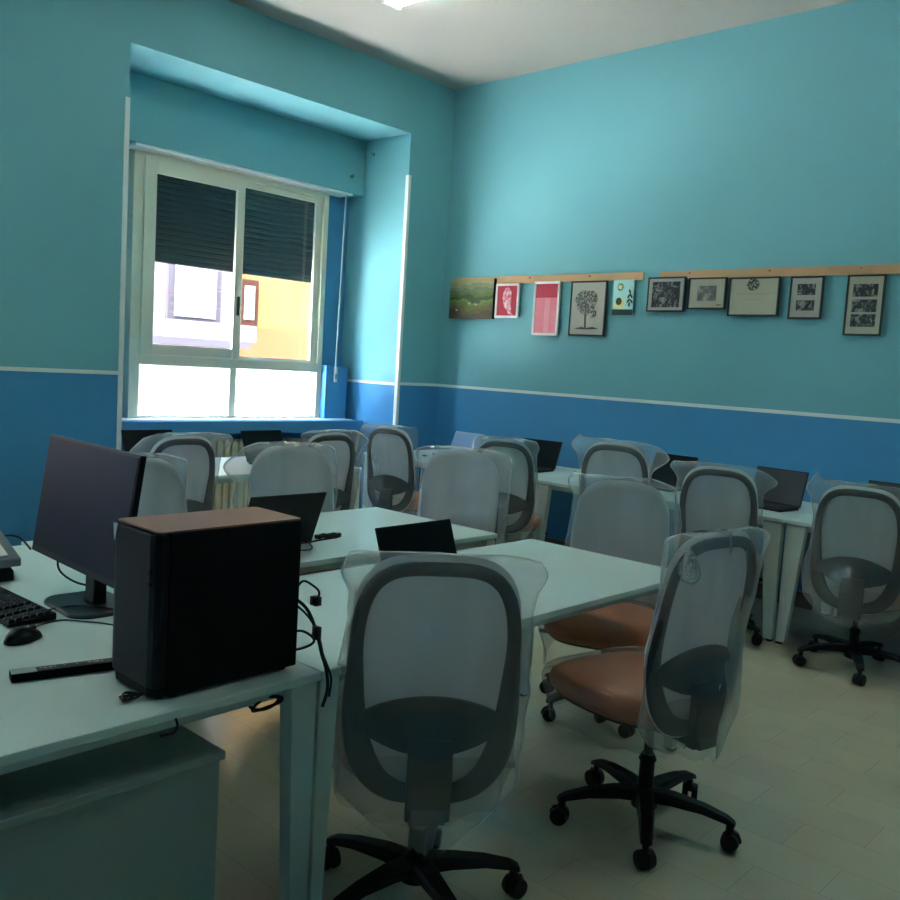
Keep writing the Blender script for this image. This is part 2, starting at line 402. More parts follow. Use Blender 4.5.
f = hp('window_frame', (3.07,3.42,FYB-.12,FYB+.02,2.02,2.86), brn); f2 = hp('window_shutter', (3.12,3.32,FYB-.15,FYB-.1,2.15,2.75), wh)
f = hp('window_frame', (5.6,6.3,FYB-.12,FYB+.02,2.02,3.2), brn); f2 = hp('window_shutter', (5.7,6.2,FYB-.15,FYB-.1,2.15,3.1), wh)
b2 = empty('pale_house', (-8,FYB,-4)); tag(b2, 'pale plastered house with white windows and balcony seen through the left pane', 'house')
def hq(name, q, m): o = mk(name, [q], m, b2); o.location = (8,-FYB,4); return o
hq('wall', (-16,3.06,FYB,FYB+3,-4,9), pale)
for x in (-2.2,-.4,1.78): hq('window_frame', (x-.12,x+.9,FYB-.06,FYB,2.02,3.1), shade); hq('window_shutter', (x,x+.78,FYB-.1,FYB-.04,2.1,3.0), wh)
hq('balcony', (.4,2.9,FYB-.7,FYB-.01,1.62,1.74), shade); hq('balcony_rail', (.4,3.0,FYB-.7,FYB-.66,1.74,2.02), pale)
g = mk('ground', [(-30,30,1.2,40,-1.2,-1.0)], gr); g['kind'] = 'structure'  # unseen ground, set high and pale to bounce light up through the window

# ------------------------------------------------------------------ ceiling lamps
def lamp(x, y0, y1, lab):
    t = empty('ceiling_lamp', (x,(y0+y1)/2,H)); L_ = (y1-y0)/2
    bm = bmesh.new(); prism(bm, [(-.10,0),(-.10,-.02),(-.07,-.035),(.07,-.035),(.10,-.02),(.10,0)], 'y', -L_, L_); obj('housing', bm, M['white'], t, bevel=.002)
    for s in (-1,1):
        bm = bmesh.new(); cyl(bm, (s*.045,-L_+.03,-.052),(s*.045,L_-.03,-.052),.014); obj('tube', bm, M['tube'], t, smooth=True)
    for s in (-1,1):
        bm = bmesh.new(); box(bm,-.08,.08,s*L_-.015,s*L_+.015,-.07,-.0); obj('end_cap', bm, M['white'], t, bevel=.003)
    return tag(t, lab, 'lamp')
M['tube'] = emis('lit_tube', (226,245,246), 10)
lamp(-1.80, -2.32, -1.06, 'lit white fluorescent tube lamp at the top edge of the photo')
lamp(-1.80, -6.2, -4.94, 'added fluorescent tube lamp, unseen on the ceiling right behind the viewer')  # unseen lamp added to brighten the right floor and the chair fronts
lamp(-6.0, -2.32, -1.06, 'added fluorescent tube lamp, unseen on the ceiling above the added left window')  # unseen lamp added to light the left side of the room

# ------------------------------------------------------------------ desks
DZ = .74
def desk(x0, x1, y0, y1, lab, legs='ABCD', inset=.0, group=None):
    t = empty('desk', ((x0+x1)/2,(y0+y1)/2,0)); tag(t, lab, 'desk', group)
    w, d = (x1-x0)/2-.001, (y1-y0)/2-.001
    bm = bmesh.new(); box(bm, -w, w, -d, d, DZ-.022, DZ); obj('tabletop', bm, M['desk'], t, bevel=.0025)
    bm = bmesh.new()
    i = .05
    box(bm, -w+i, w-i, -d+i, -d+i+.03, DZ-.060, DZ-.026); box(bm, -w+i, w-i, d-i-.03, d-i, DZ-.060, DZ-.026)
    box(bm, -w+i, -w+i+.03, -d+i+.03, d-i-.03, DZ-.060, DZ-.026); box(bm, w-i-.03, w-i, -d+i+.03, d-i-.03, DZ-.060, DZ-.026)
    obj('frame', bm, M['deskleg'], t)
    long_x = w > d
    for key, sx, sy in (('A',-1,-1),('B',1,-1),('C',-1,1),('D',1,1)):
        if key not in legs: continue
        cx, cy = sx*(w-.004), sy*(d-.010)
        tw, bw = .115, .052
        if long_x: top = (tw, .05); bot = (bw, .042)
        else: top = (.05, tw) ; bot = (.042, bw)
        if lab.startswith('Left'): top = (.078,.05); bot = (.052,.042)
        elif long_x: top = (.062,.05); bot = (.036,.042)
        def rect(a): 
            X = sorted((cx, cx-sx*a[0])); Y = sorted((cy, cy-sy*a[1])); return X[0], X[1], Y[0], Y[1]
        bm = bmesh.new(); hexa(bm, rect(top)+(DZ-.027,), rect(bot)+(.012,))
        lg = obj('leg', bm, M['deskleg'], t, bevel=.003)
        q = rect((.03,.03)); bm = bmesh.new(); box(bm, q[0], q[1], q[2], q[3], 0, .014); obj('foot', bm, M['black'], lg)
    return t
desk(-6.35,-4.80,-4.25,-2.46, 'Left pale mint desk below the big monitor and black tower computer')
desk(-4.80,-2.888,-4.25,-3.42, 'long pale mint desk in the middle, behind the foremost covered chair')
desk(-4.795,-2.935,-3.255,-2.40, 'pale mint desk behind the middle one, carrying a laptop and coiled charger')
desk(-3.66,-1.81,-1.01,-.14, 'pale desk by the radiator carrying two black laptops')
desk(-1.02,-.04,-1.99,-.13, 'desk in the far corner with the pale-screened laptop')
desk(-1.02,-.04,-3.835,-1.995, 'desk along the picture wall between the corner desk and the white leg pair')
desk(-1.02,-.04,-5.68,-3.84, 'desk at the right edge of the photo against the blue wall')

# pedestal under the left desk
p = empty('drawer_pedestal', (-5.40,-3.94,0)); tag(p, 'grey-green drawer pedestal standing under the left desk in the foreground', 'pedestal')
bm = bmesh.new(); box(bm, -.55,.34,-.27,.30,.05,.578); obj('body', bm, M['pedestal'], p, bevel=.002)
bm = bmesh.new(); box(bm, -.56,.345,-.285,.31,.58,.60); obj('top_panel', bm, M['pedestal'], p, bevel=.002)
for k in range(3):
    bm = bmesh.new(); box(bm, -.568,-.551,-.262,.292,.06+k*.172,.06+k*.172+.165); d_ = obj('drawer', bm, M['pedestal'], p, bevel=.002)
    bm = bmesh.new(); box(bm, -.585,-.569,-.06,.08,.14+k*.172,.155+k*.172); obj('handle', bm, M['metal'], d_, bevel=.003)
for sx in (-.5,.29):
    for sy in (-.22,.25):
        bm = bmesh.new(); cyl(bm,(sx-.012,sy,.025),(sx+.012,sy,.025),.025); cyl(bm,(sx,sy,.025),(sx,sy,.05),.008); obj('caster', bm, M['black'], p, smooth=False)

# ------------------------------------------------------------------ laptops
def laptop(x, y, yaw, tilt, lab, screen='screen', shell='lap', W=.36, Hh=.235, group='laptops on the desks', z=DZ):
    """yaw: direction of the width axis; the user sits at local -y, lid leans to local +y"""
    t = empty('laptop', (x,y,z), yaw); tag(t, lab, 'laptop', group)
    bm = bmesh.new(); prism(bm, rrect(W,Hh,.012,4,0,-Hh/2-.004), 'z', .003, .018); b = obj('base', bm, M[shell], t, bevel=.002)
    bm = bmesh.new()
    for r in range(6):
        for c in range(15):
            kx = -W/2+.03+c*(W-.06)/15; ky = -.03-r*.0185
            box(bm, kx+.001, kx+(W-.06)/15-.001, ky-.0165, ky, .018, .0195)
    obj('keyboard', bm, M['keys'], b)
    bm = bmesh.new(); box(bm, -.05,.05,-Hh+.012,-.155,.018,.0186); obj('touchpad', bm, M['dark'], b)
    def lid(bm, x0,x1,h0,h1,o0,o1):
        c_, s_ = math.cos(tilt), math.sin(tilt)
        vs = []
        for o_ in (o0,o1):
            for (xx,hh) in ((x0,h0),(x1,h0),(x1,h1),(x0,h1)):
                vs.append(bm.verts.new((xx, hh*s_+o_*c_+.002, .016+hh*c_-o_*s_)))
        for f in ((3,2,1,0),(4,5,6,7),(0,1,5,4),(1,2,6,5),(2,3,7,6),(3,0,4,7)): bm.faces.new([vs[i] for i in f])
    bm = bmesh.new(); lid(bm,-W/2,W/2,.0,Hh,0,.007); l = obj('lid', bm, M[shell], t, bevel=.002)
    bm = bmesh.new(); lid(bm,-W/2+.007,W/2-.007,.014,Hh-.007,-.0012,0); obj('display', bm, M[screen], l)
    bm = bmesh.new()
    for s in (-1,1): cyl(bm,(s*W*.32-.02,.003,.015),(s*W*.32+.02,.003,.015),.006,seg=10)
    obj('hinge', bm, M['black'], t)
    return t
laptop(-3.169,-.444,R(-2),R(21.5),'black laptop on the window desk, left one below the window')
laptop(-2.324,-.56,R(2),R(22.8),'black laptop on the window desk, in front of the radiator')
laptop(-.34,-.66,R(-90),R(24),'pale blue screened laptop in the far corner of the room','palescreen','silver',W=.33,Hh=.21)
laptop(-.45,-1.56,R(-84),R(23),'black laptop second along the picture wall, next to the pale one')
laptop(-.372,-2.706,R(-95),R(20),'black laptop half hidden between two covered chairs at the picture wall')
laptop(-.516,-3.558,R(-97),R(16.4),'black laptop with a brownish reflection painted on its screen, above the white leg pair at the picture wall','reflscreen')
laptop(-.496,-4.274,R(-90),R(20),'dark laptop cut by the right edge of the photo','reflscreen')
laptop(-4.055,-3.887,R(.7),R(19.8),'open black laptop on the middle desk behind the foremost chair')
laptop(-4.034,-2.994,R(178.5),R(21.9),'black laptop seen from behind, just right above the tower computer')

# ------------------------------------------------------------------ office chairs
def yb(x, z):
    return -.236 - .085*(z-.45) + .55*x*x + .018*math.exp(-((z-.63)/.14)**2)
ZC, HW, HU, HD, NU, ND = .70, .222, .325, .340, 3.5, 2.9
def outline(t, k=1.0):
    c, s = math.cos(t), math.sin(t); n = NU if s > 0 else ND
    x = HW*k*math.copysign(abs(c)**(2/n), c)
    z = ZC + (HU if s > 0 else HD)*k*math.copysign(abs(s)**(2/n), s)
    return x, z
def ztop(x, k=1): a = min(1,abs(x)/(HW*k)); return ZC+HU*k*(1-a**NU)**(1/NU)
def zbot(x, k=1): a = min(1,abs(x)/(HW*k)); return ZC-HD*k*(1-a**ND)**(1/ND)
def grid_slab(bm, xs, zlo, zhi, rows, off0, off1):
    V = [[], []]
    for s, off in enumerate((off0, off1)):
        for x in xs:
            a, b = zlo(x), zhi(x)
            V[s].append([bm.verts.new((x, yb(x, a+(b-a)*k/rows)+(off(x,a+(b-a)*k/rows) if callable(off) else off), a+(b-a)*k/rows)) for k in range(rows+1)])
    n = len(xs)
    for s in (0,1):
        for i in range(n-1):
            for k in range(rows):
                bm.faces.new((V[s][i][k],V[s][i+1][k],V[s][i+1][k+1],V[s][i][k+1]))
    for i in range(n-1):
        for k in (0, rows):
            bm.faces.new((V[0][i][k],V[0][i+1][k],V[1][i+1][k],V[1][i][k]))
    for k in range(rows):
        for i in (0, n-1):
            bm.faces.new((V[0][i][k],V[0][i][k+1],V[1][i][k+1],V[1][i][k]))

def chair_parts():
    t = empty('office_chair', (0,0,0))
    # seat cushion
    def seat_out(k, n=40):
        out = []
        for i in range(n):
            a = 2*PI*i/n; c, s = math.cos(a), math.sin(a)
            e = 3.0 if s > 0 else 3.6
            out.append((.243*k*math.copysign(abs(c)**(2/e), c)*(1-.05*max(0,-s)), .05+.262*k*math.copysign(abs(s)**(2/e), s)))
        return out
    rings = []
    for z, k in ((.386,.80),(.390,.92),(.408,.985),(.440,1.0),(.466,.975),(.478,.90),(.483,.70),(.481,.40),(.479,.12)):
        rings.append([(x, y, z - (.022*max(0,(y-.16)/.14)**2 if z > .43 else 0) + .05*abs(x)**2) for x, y in seat_out(k)])
    bm = bmesh.new(); sweep(bm, rings); obj('seat', bm, M['seat'], t, smooth=True)
    bm = bmesh.new(); sweep(bm, [[(x*k, .03+(y-.03)*k, z) for x, y in seat_out(.86)] for z, k in ((.370,.86),(.377,1),(.389,1))])
    box(bm, -.07,.07,-.15,.10,.345,.371); box(bm,-.035,.035,-.20,-.11,.352,.378)
    obj('seat_pan', bm, M['black'], t, bevel=.003)
    bm = bmesh.new(); tube(bm, [(.06,.02,.365),(.16,.03,.362),(.25,.035,.352)], .006, 8); cyl(bm,(.235,.034,.353),(.285,.037,.350),.011,.009)
    cyl(bm,(-.06,.02,.36),(-.16,.02,.36),.005); cyl(bm,(-.16,.02,.36),(-.185,.02,.36),.018)
    obj('lever', bm, M['black'], t, smooth=True)
    # back
    pts = [outline(2*PI*i/72, .915) for i in range(72)]
    rings = []
    for i in range(72):
        x, z = pts[i]; x2, z2 = pts[(i+1) % 72]; x1, z1 = pts[i-1]
        P = Vector((x, yb(x,z), z)); T = Vector((x2-x1, yb(x2,z2)-yb(x1,z1), z2-z1)).normalized()
        Nn = Vector((0,1,0)); B = T.cross(Nn).normalized(); Nn = B.cross(T)
        low = max(0, min(1, (.78-z)/.3)); a = .0185 + .017*low*abs(math.cos(2*PI*i/72))**.7 + .004*low
        rings.append([P + B*a*math.copysign(abs(math.cos(q))**.8, math.cos(q)) + Nn*.013*math.sin(q) for q in [2*PI*k/12 for k in range(12)]])
    bm = bmesh.new(); sweep(bm, rings, closed=True); obj('back_frame', bm, M['dark'], t, smooth=True)
    xs = [-.203+.406*i/28 for i in range(29)]; xs = [math.copysign(abs(x/.203)**.8, x)*.203*1.0 for x in xs]
    bm = bmesh.new(); grid_slab(bm, [x*1.113 for x in xs], lambda x: zbot(x,1.02), lambda x: ztop(x,1.02), 16, .0125, .0155)
    obj('mesh_panel', bm, M['mesh'], t, smooth=True, label='pale grey mesh stretched over the back frame')
    bm = bmesh.new(); xs = [-.198+.396*i/24 for i in range(25)]
    hi = lambda x: .585+.070*max(0,1-(x/.2)**2)**.8; lo = lambda x: .548-.050*max(0,(1-(x/.17)**2)) if abs(x) < .17 else .548
    grid_slab(bm, xs, lo, hi, 6, -.016, .004)
    obj('lumbar_support', bm, M['dark'], t, smooth=False, bevel=.003)
    bm = bmesh.new()
    xs = [-.058+.116*i/8 for i in range(9)]
    grid_slab(bm, xs, lambda x: .335, lambda x: .545, 8, lambda x,z: -.050+.03*max(0,(z-.46)/.1)*.8, -.015)
    prism(bm, [(-.29,.335),(-.18,.335),(-.13,.35),(-.13,.375),(-.20,.385),(-.27,.395)], 'x', -.045, .045)
    obj('back_bracket', bm, M['dark'], t, bevel=.004)
    bm = bmesh.new(); cyl(bm, (0,0,.06),(0,0,.22),.027,.025,20); cyl(bm,(0,0,.22),(0,0,.35),.015,.015,16); cyl(bm,(0,0,.215),(0,0,.235),.031,.022,20)
    obj('gas_column', bm, M['black'], t, smooth=False)
    # star base
    bm = bmesh.new(); cyl(bm,(0,0,.065),(0,0,.135),.045,.034,20); sbse = obj('star_base', bm, M['black'], t, bevel=.003)
    for k in range(5):
        a = 2*PI*k/5
        rings = []
        for r, w, h, z in ((.02,.034,.040,.112),(.10,.030,.034,.117),(.20,.024,.026,.112),(.275,.021,.020,.098),(.298,.018,.016,.088),(.303,.012,.010,.084)):
            rings.append([(r, sx*w, z+sz*h/2) for sx, sz in ((-.75,1),(.75,1),(1,.3),(1,-1),(-1,-1),(-1,.3))])
        bm = bmesh.new(); sweep(bm, rings); cyl(bm,(.285,0,.06),(.285,0,.09),.011)
        o = obj('base_leg', bm, M['black'], sbse, bevel=.002); o.rotation_euler = (0,0,a)
        bm = bmesh.new()
        for s in (-1,1): cyl(bm,(0,s*.006,.031),(0,s*.027,.031),.031,.028,20)
        prism(bm, [(-.004,.066),(.024,.060),(.034,.042),(.036,.030),(.028,.030),(-.01,.035)], 'y', -.005,.005)
        cyl(bm,(0,0,.03),(0,0,.072),.009)
        o = obj('caster', bm, M['black'], sbse, bevel=.003)
        ca = a + .6*math.sin(k*2.1+1); o.rotation_euler = (0,0,ca); o.location = (.292*math.cos(a), .292*math.sin(a), 0)
    return t

def hills(p, *terms):
    return sum(noise.noise(Vector((p[0]*f, p[1]*f, p[2]*f)))*a for f, a in terms)

def back_cover(seed, ears, zb=.295, zt=1.052, wid=.242, knot=None, gather=.6):
    """a loose bag around the backrest: rear and front sheets welded along sides and top, ragged open bottom.
    ears: (side, z, extent, spread, lift)"""
    bm = bmesh.new(); NXg, NZg = 44, 52
    rnd = random.Random(seed); so = Vector((seed*7.13, seed*3.7, seed*1.9))
    def w(side, z):
        v = (z-zb)/(zt-zb)
        b = wid + .010*math.sin(z*9+seed)
        b *= 1 - (1-gather)*max(0,(0.16-v)/.16)**1.3 if v < .16 else 1
        if v > .90: b -= .012*((v-.90)/.10)**2
        for (s, z0, ex, sp, up) in ears:
            if s == side: b += ex*math.exp(-((z-z0)/sp)**2)
        b += .008*noise.noise(Vector((side*3, z*16, seed)))
        return b
    V = [[], []]
    for s in (0, 1):
        for j in range(NZg+1):
            v = j/NZg; row = []
            for i in range(NXg+1):
                u = -1+2*i/NXg; u = math.copysign(abs(u)**.85, u)
                top = zt - .030*abs(u)**5 + .006*noise.noise(Vector((u*3, seed, 2)))
                for (sd, z0, ex, sp, up) in ears:
                    if up and u*sd > 0: top += up*max(0, (abs(u)-.72)/.28)**1.5
                bot = zb + .03*noise.noise(Vector((u*2.5, seed, 5))) + .014*noise.noise(Vector((u*9, seed, 8))) + .05*abs(u)**2
                z = bot + (top-bot)*v
                side = 1 if u > 0 else -1
                W = w(side, z); x = u*W
                xi = max(-HW, min(HW, x))
                yc = yb(xi, max(.36,min(1.03,z)))+(abs(x)-abs(xi))*.0
                edge = 1-abs(u)**14; vt = 1-max(0,(v-.965)/.035)**3
                # rear sheet is pushed out by the spine, front sheet by the mesh
                if s == 0:
                    off = -(.031 + .046*math.exp(-(x/.10)**2)*max(0,min(1,(.62-z)/.10)) + .012*math.exp(-((z-.58)/.1)**2))
                else:
                    off = .036
                wr = hills((x*1.8+so.x, z*.8+so.y, s*3.3+so.z), (6,.005),(16,.0018))
                fold = .0034*math.sin((x*math.cos(.5)+z*.35)*70+seed+4*noise.noise(Vector((x*3,z*3,seed))))*max(0,(1-abs(u)*.6))
                y = yc + off*edge*vt + (wr+fold*.5)*(1 if s else -1)*.8*(1-.6*abs(u)**4) + (0.002 if s else -.002)
                y += .02*noise.noise(Vector((u*2+9, z*5, seed)))*abs(u)**6
                row.append(bm.verts.new((x+hills((x,z+9,s+seed),(14,.002)), y, z)))
            V[s].append(row)
    for s in (0,1):
        for j in range(NZg):
            for i in range(NXg):
                bm.faces.new((V[s][j][i],V[s][j][i+1],V[s][j+1][i+1],V[s][j+1][i]))
    for j in range(NZg):
        for i in (0, NXg):
            bm.faces.new((V[0][j][i],V[0][j+1][i],V[1][j+1][i],V[1][j][i]))
    for i in range(NXg):
        bm.faces.new((V[0][NZg][i],V[0][NZg][i+1],V[1][NZg][i+1],V[1][NZg][i]))
    if knot:   # a bunched knot of film
        kx, kz = knot; ky = yb(kx, kz)-.04
        for q in range(5):
            rad_ = .016+.006*q
            pts = []
            for k in range(9):
                a = 2*PI*k/8+q
                pts.append((kx+rad_*math.cos(a)+.006*rnd.random(), ky-.008*q*math.sin(a*1.5)*.5-.006*rnd.random(), kz+rad_*1.2*math.sin(a)+.006*rnd.random()))
            tube(bm, pts, .0045, 6, 3)
    return bm

def seat_cover(seed, drop=.07):
    bm = bmesh.new(); n = 72; rings = []
    so = seed*5.3
    levels = [(.499,.10),(.499,.45),(.498,.72),(.494,.93),(.482,1.02),(.458,1.055),(.43,1.065),(.405,1.05),(.38,1.0),(.36,.97),(.36-drop*.4,.95),(.36-drop,.93)]
    for li, (z, k) in enumerate(levels):
        ring = []
        for i in range(n):
            a = 2*PI*i/n; c, s = math.cos(a), math.sin(a)
            e = 3.2
            x = .247*k*math.copysign(abs(c)**(2/e), c); y = .05+.267*k*math.copysign(abs(s)**(2/e), s)
            low = max(0,(.46-z)/.1)
            d = .012*noise.noise(Vector((c*3+so,s*3,z*14)))*min(2,low) + .007*noise.noise(Vector((c*11+so,s*11,z*22)))*min(1.5,low)
            zz = z - (.022*max(0,(y-.16)/.14)**2 if z > .44 else 0) + .05*x*x + (.035*noise.noise(Vector((c*2.3+so,s*2.3,3)))*min(1,low*.6)) + 0.001*noise.noise(Vector((x*30,y*30,so)))
            ring.append((x*(1+d*4), .03+(y-.03)*(1+d*4), zz))
        rings.append(ring)
    V = [[bm.verts.new(p) for p in r] for r in rings]
    bm.faces.new(V[0])
    for k in range(len(V)-1):
        for i in range(n):
            j = (i+1) % n; bm.faces.new((V[k][i],V[k][j],V[k+1][j],V[k+1][i]))
    return bm

proto = chair_parts(); used = [False]
BACK = .285
def chair(bx, by, head, lab, ears, dz=0, seed=1, base=0, lean=0, drop=.06, group='plastic-wrapped office chairs', **kw):
    """(bx, by): middle of the backrest; head: compass heading the sitter faces, from +y towards +x"""
    th = R(head); hx, hy = bx+BACK*math.sin(th), by+BACK*math.cos(th)
    c = proto if not used[0] else copy_tree(proto)
    used[0] = True
    c.location = (hx,hy,0); c.rotation_euler = (0,0,-th); tag(c, lab, 'chair', group)
    for ch in list(c.children):
        if ch.name.startswith('star_base'): ch.rotation_euler = (0,0,th+R(base)); ch.location = (0,-.048,0)
        elif ch.name.startswith('gas_column'): ch.location = (0,-.048,0); ch.scale = (1,1,1+dz/.35)
        else: ch.location = (0,0,dz)
    POST.append((c, back_cover(seed, ears, **kw), seat_cover(seed, drop), dz))
    return c
POST = []
G1 = None
L_, R_ = -1, 1
chair(-4.59,-4.44,41,'nearest covered chair, seen squarely from behind in the foreground', [(R_,.985,.035,.05,.01),(R_,.8,.02,.2,0),(L_,.98,.02,.035,.02),(L_,.72,.01,.1,0)], dz=.012, seed=3, base=-38, zb=.27, gather=.35, zt=1.040, wid=.238)
chair(-3.582,-4.698,11,'covered chair with bare orange seat in the right foreground, turned to the table', [(R_,1.0,.018,.04,0)], dz=.022, seed=5, base=-4, zb=.30, knot=(-.19,.94), gather=.5, zt=1.04, wid=.235)
chair(-2.56,-3.70,-112,'covered chair facing us at the right end of the middle desk', [(R_,1.02,.045,.05,.035),(L_,.86,.03,.12,0)], dz=.0, seed=8, base=20, drop=.09)
chair(-2.443,-2.57,-118,'covered chair facing us at the right end of the back-to-back desk behind', [(R_,1.0,.03,.05,.0),(L_,.75,.05,.3,0)], dz=.02, seed=11, base=44)
chair(-1.35,-1.95,67,'covered chair facing the picture wall, overlapped by the front-facing one on its left', [(R_,.99,.02,.04,.01)], seed=14, base=10)
chair(-1.36,-2.86,74,'tallest covered chair at the picture wall, left of the half-hidden laptop', [(L_,1.0,.045,.05,.045),(R_,.96,.10,.06,0)], dz=.07, seed=17, base=30)
chair(-1.36,-3.575,73,'covered chair at the picture wall with pointed film corners both sides', [(L_,1.02,.06,.05,.02),(R_,.97,.085,.045,0)], dz=.0, seed=20, base=50)
chair(-1.36,-4.36,82,'covered chair at the right edge of the photo, facing the blue wall', [(L_,1.0,.03,.045,.06),(L_,.55,.03,.1,0),(R_,.97,.05,.06,0)], dz=-.01, seed=23, base=62)
chair(-1.42,-.84,80,'covered chair in the far corner below the niche edge strip', [(L_,.97,.03,.06,0),(L_,.6,.05,.2,0),(R_,1.02,.02,.04,.03)], dz=-.01, seed=26, base=15, wid=.262)
chair(-2.335,-1.30,2,'covered chair at the window desk in front of the radiator laptop', [(R_,.97,.07,.05,0),(R_,.7,.05,.2,0)], dz=.0, seed=29, base=40)
chair(-3.43,-1.30,0,'covered chair at the window desk in front of the left laptop', [(L_,.93,.09,.08,0),(R_,1.0,.09,.06,.01)], dz=-.005, seed=32, base=0)
chair(-4.16,-2.09,180,'pale covered chair facing us, half hidden behind the monitor', [(L_,.9,.01,.1,0)], dz=-.02, seed=35, base=25)
chair(-3.405,-2.235,198,'pale covered chair facing us above the laptop behind the tower', [(R_,.93,.085,.06,0),(R_,.7,.05,.2,0)], dz=.035, seed=38, base=5)
for c, bb, sbm, dz in POST:
    o = obj('plastic_cover', bb, M['film'], c, smooth=True, label='milky translucent plastic bag over the backrest'); o.location = (0,0,dz)
    o = obj('seat_film', sbm, M['seatfilm'], c, smooth=True, label='thin clear plastic over the seat'); o.location = (0,0,dz)

# ------------------------------------------------------------------ things on the left desk
# tower computer
t = empty('tower_computer', (-5.02,-4.09,DZ)); tag(t, 'large black tower computer with brown top on the foreground desk corner', 'computer')
X0, X1, Y0, Y1, Z1 = -.172, .185, -.100, .100, .375
bm = bmesh.new(); box(bm, X0, X1, Y0, Y1, .008, Z1); obj('case', bm, M['blackm'], t, bevel=.004)
bm = bmesh.new(); prism(bm, [(X0-.034,-.075),(X0-.030,-.090),(X0-.018,-.099),(X0-.001,-.100),(X0-.001,.100),(X0-.018,.099),(X0-.030,.090),(X0-.034,.075)], 'z', .03, Z1-.004)
fp = obj('front_panel', bm, mat('front_bezel', (18,22,27), .5, spec=.2), t, bevel=.003)
bm = bmesh.new(); prism(bm, [(X0-.002,-.099),(X0-.018,-.098),(X0-.030,-.07),(X0-.030,.07),(X0-.018,.098),(X0-.002,.099)], 'z', .008, .03); obj('front_foot', bm, M['blackm'], t, bevel=.003)
bm = bmesh.new()
for zz in (.262,.288): cyl(bm, (X0-.037,-.078,zz),(X0-.028,-.078,zz),.006,seg=14)
obj('button', bm, M['blackm'], fp, smooth=False)
bm = bmesh.new(); prism(bm, rrect(X1-X0+.025, .196, .012, 4, (X0+X1)/2-.012, 0), 'z', Z1, Z1+.004); obj('top_panel', bm, M['brown'], t, label='brown top panel')  # brown all over the top, slightly mottled at random
bm = bmesh.new(); vs = [bm.verts.new(v) for v in ((X0-.0365,.088,Z1-.002),(X0-.0365,.070,Z1-.002),(X0-.0365,.083,Z1-.042),(X0-.034,.088,Z1-.002),(X0-.034,.070,Z1-.002),(X0-.034,.083,Z1-.042))]
for f in ((0,1,2),(5,4,3),(0,3,4,1),(1,4,5,2),(2,5,3,0)): bm.faces.new([vs[i] for i in f])
obj('sticker', bm, M['label'], fp, label='white peeling sticker')
for sx in (X0+.03,X1-.03):
    for sy in (-.075,.075):
        bm = bmesh.new(); cyl(bm,(sx,sy,0),(sx,sy,.009),.012); obj('foot', bm, M['black'], t)
bm = bmesh.new()
for k in range(6): box(bm, X1, X1+.002, -.07,.07,.06+k*.02,.068+k*.02)
box(bm, X1, X1+.003,-.08,.02,.20,.34); obj('rear_ports', bm, M['dark'], t)

# monitor
t = empty('monitor', (-4.975,-3.385,DZ), R(-92)); tag(t, 'large dark widescreen monitor on a flat stand, left of the tower', 'monitor')
MW, MH, zc = .62, .37, .295
bm = bmesh.new(); box(bm, -MW/2,MW/2,-.040,-.022,zc-MH/2,zc+MH/2); s = obj('screen_housing', bm, M['black'], t, bevel=.003); s.rotation_euler = (R(-8),0,0); s.location = (0,-.295*math.sin(R(8))*1.0,.004)
bm = bmesh.new(); box(bm, -.17,.17,-.023,.012,zc-.12,zc+.10); obj('rear_hump', bm, M['black'], s, bevel=.008)
bm = bmesh.new(); box(bm, -MW/2+.008,MW/2-.008,-.0415,-.0395,zc-MH/2+.020,zc+MH/2-.008); obj('display', bm, M['monscreen'], s)
bm = bmesh.new(); prism(bm, [(-.012,.01),(.028,.01),(.028,.25),(-.008,.25)], 'x', -.032,.032); obj('stand_neck', bm, M['black'], t, bevel=.004)
bm = bmesh.new(); pts = rrect(.27,.20,.06,8,0,-.01); sweep(bm, [[(a,b,0) for a,b in pts],[(a,b,.006) for a,b in pts],[(a*.97,b*.97,.011) for a,b in pts]]); obj('stand_base', bm, mat('gloss_black', (24,30,32), .3), t)
# keyboard
t = empty('keyboard', (-5.195,-3.255,DZ), R(-88)); tag(t, 'black wired keyboard cut by the left edge in front of the monitor', 'keyboard')
bm = bmesh.new(); prism(bm, [(-.066,.002),(.066,.002),(.066,.022),(-.066,.011)], 'x', -.222,.222); obj('body', bm, M['lap'], t, bevel=.003)
kc = mat('keycaps', (36,40,44), .5)
for c0, c1 in ((0,15),(16,18),(19,21)):
    bm = bmesh.new()
    for r in range(6):
        for c in range(c0,c1):
            x = -.214+c*.0204; y = .054-r*.0197; zz = .0145+(y/.132)*.011
            hexa(bm, (x+.003,x+.0172,y-.0155,y-.0025,zz+.009),(x+.0,x+.0204,y-.0197,y,zz))
    obj('key_block', bm, kc, t)
# mouse
t = empty('computer_mouse', (-5.262,-3.60,DZ), R(-70)); tag(t, 'small black wired mouse in front of the keyboard', 'mouse')
bm = bmesh.new(); bmesh.ops.create_uvsphere(bm, u_segments=24, v_segments=16, radius=1)
for v in bm.verts:
    x, y, z = v.co; v.co = (x*.031*(1-.12*y), y*.055, max(0,z)*.034*(1-.25*y)*(1 if z > 0 else 0)+.002)
bmesh.ops.remove_doubles(bm, verts=bm.verts[:], dist=.0004)
b = obj('body', bm, M['lap'], t, smooth=True)
bm = bmesh.new(); cyl(bm, (-.004,.028,.026),(.004,.028,.026),.009,seg=16); obj('scroll_wheel', bm, M['dark'], t, smooth=False)
def cable(name, pts, r, lab, cat='cable', m='cable', extra=None, group=None):
    bm = bmesh.new(); tube(bm, pts, r, 8, 7)
    if extra: extra(bm)
    return tag(obj(name, bm, M[m], smooth=True), lab, cat, group)
D = DZ+.0035
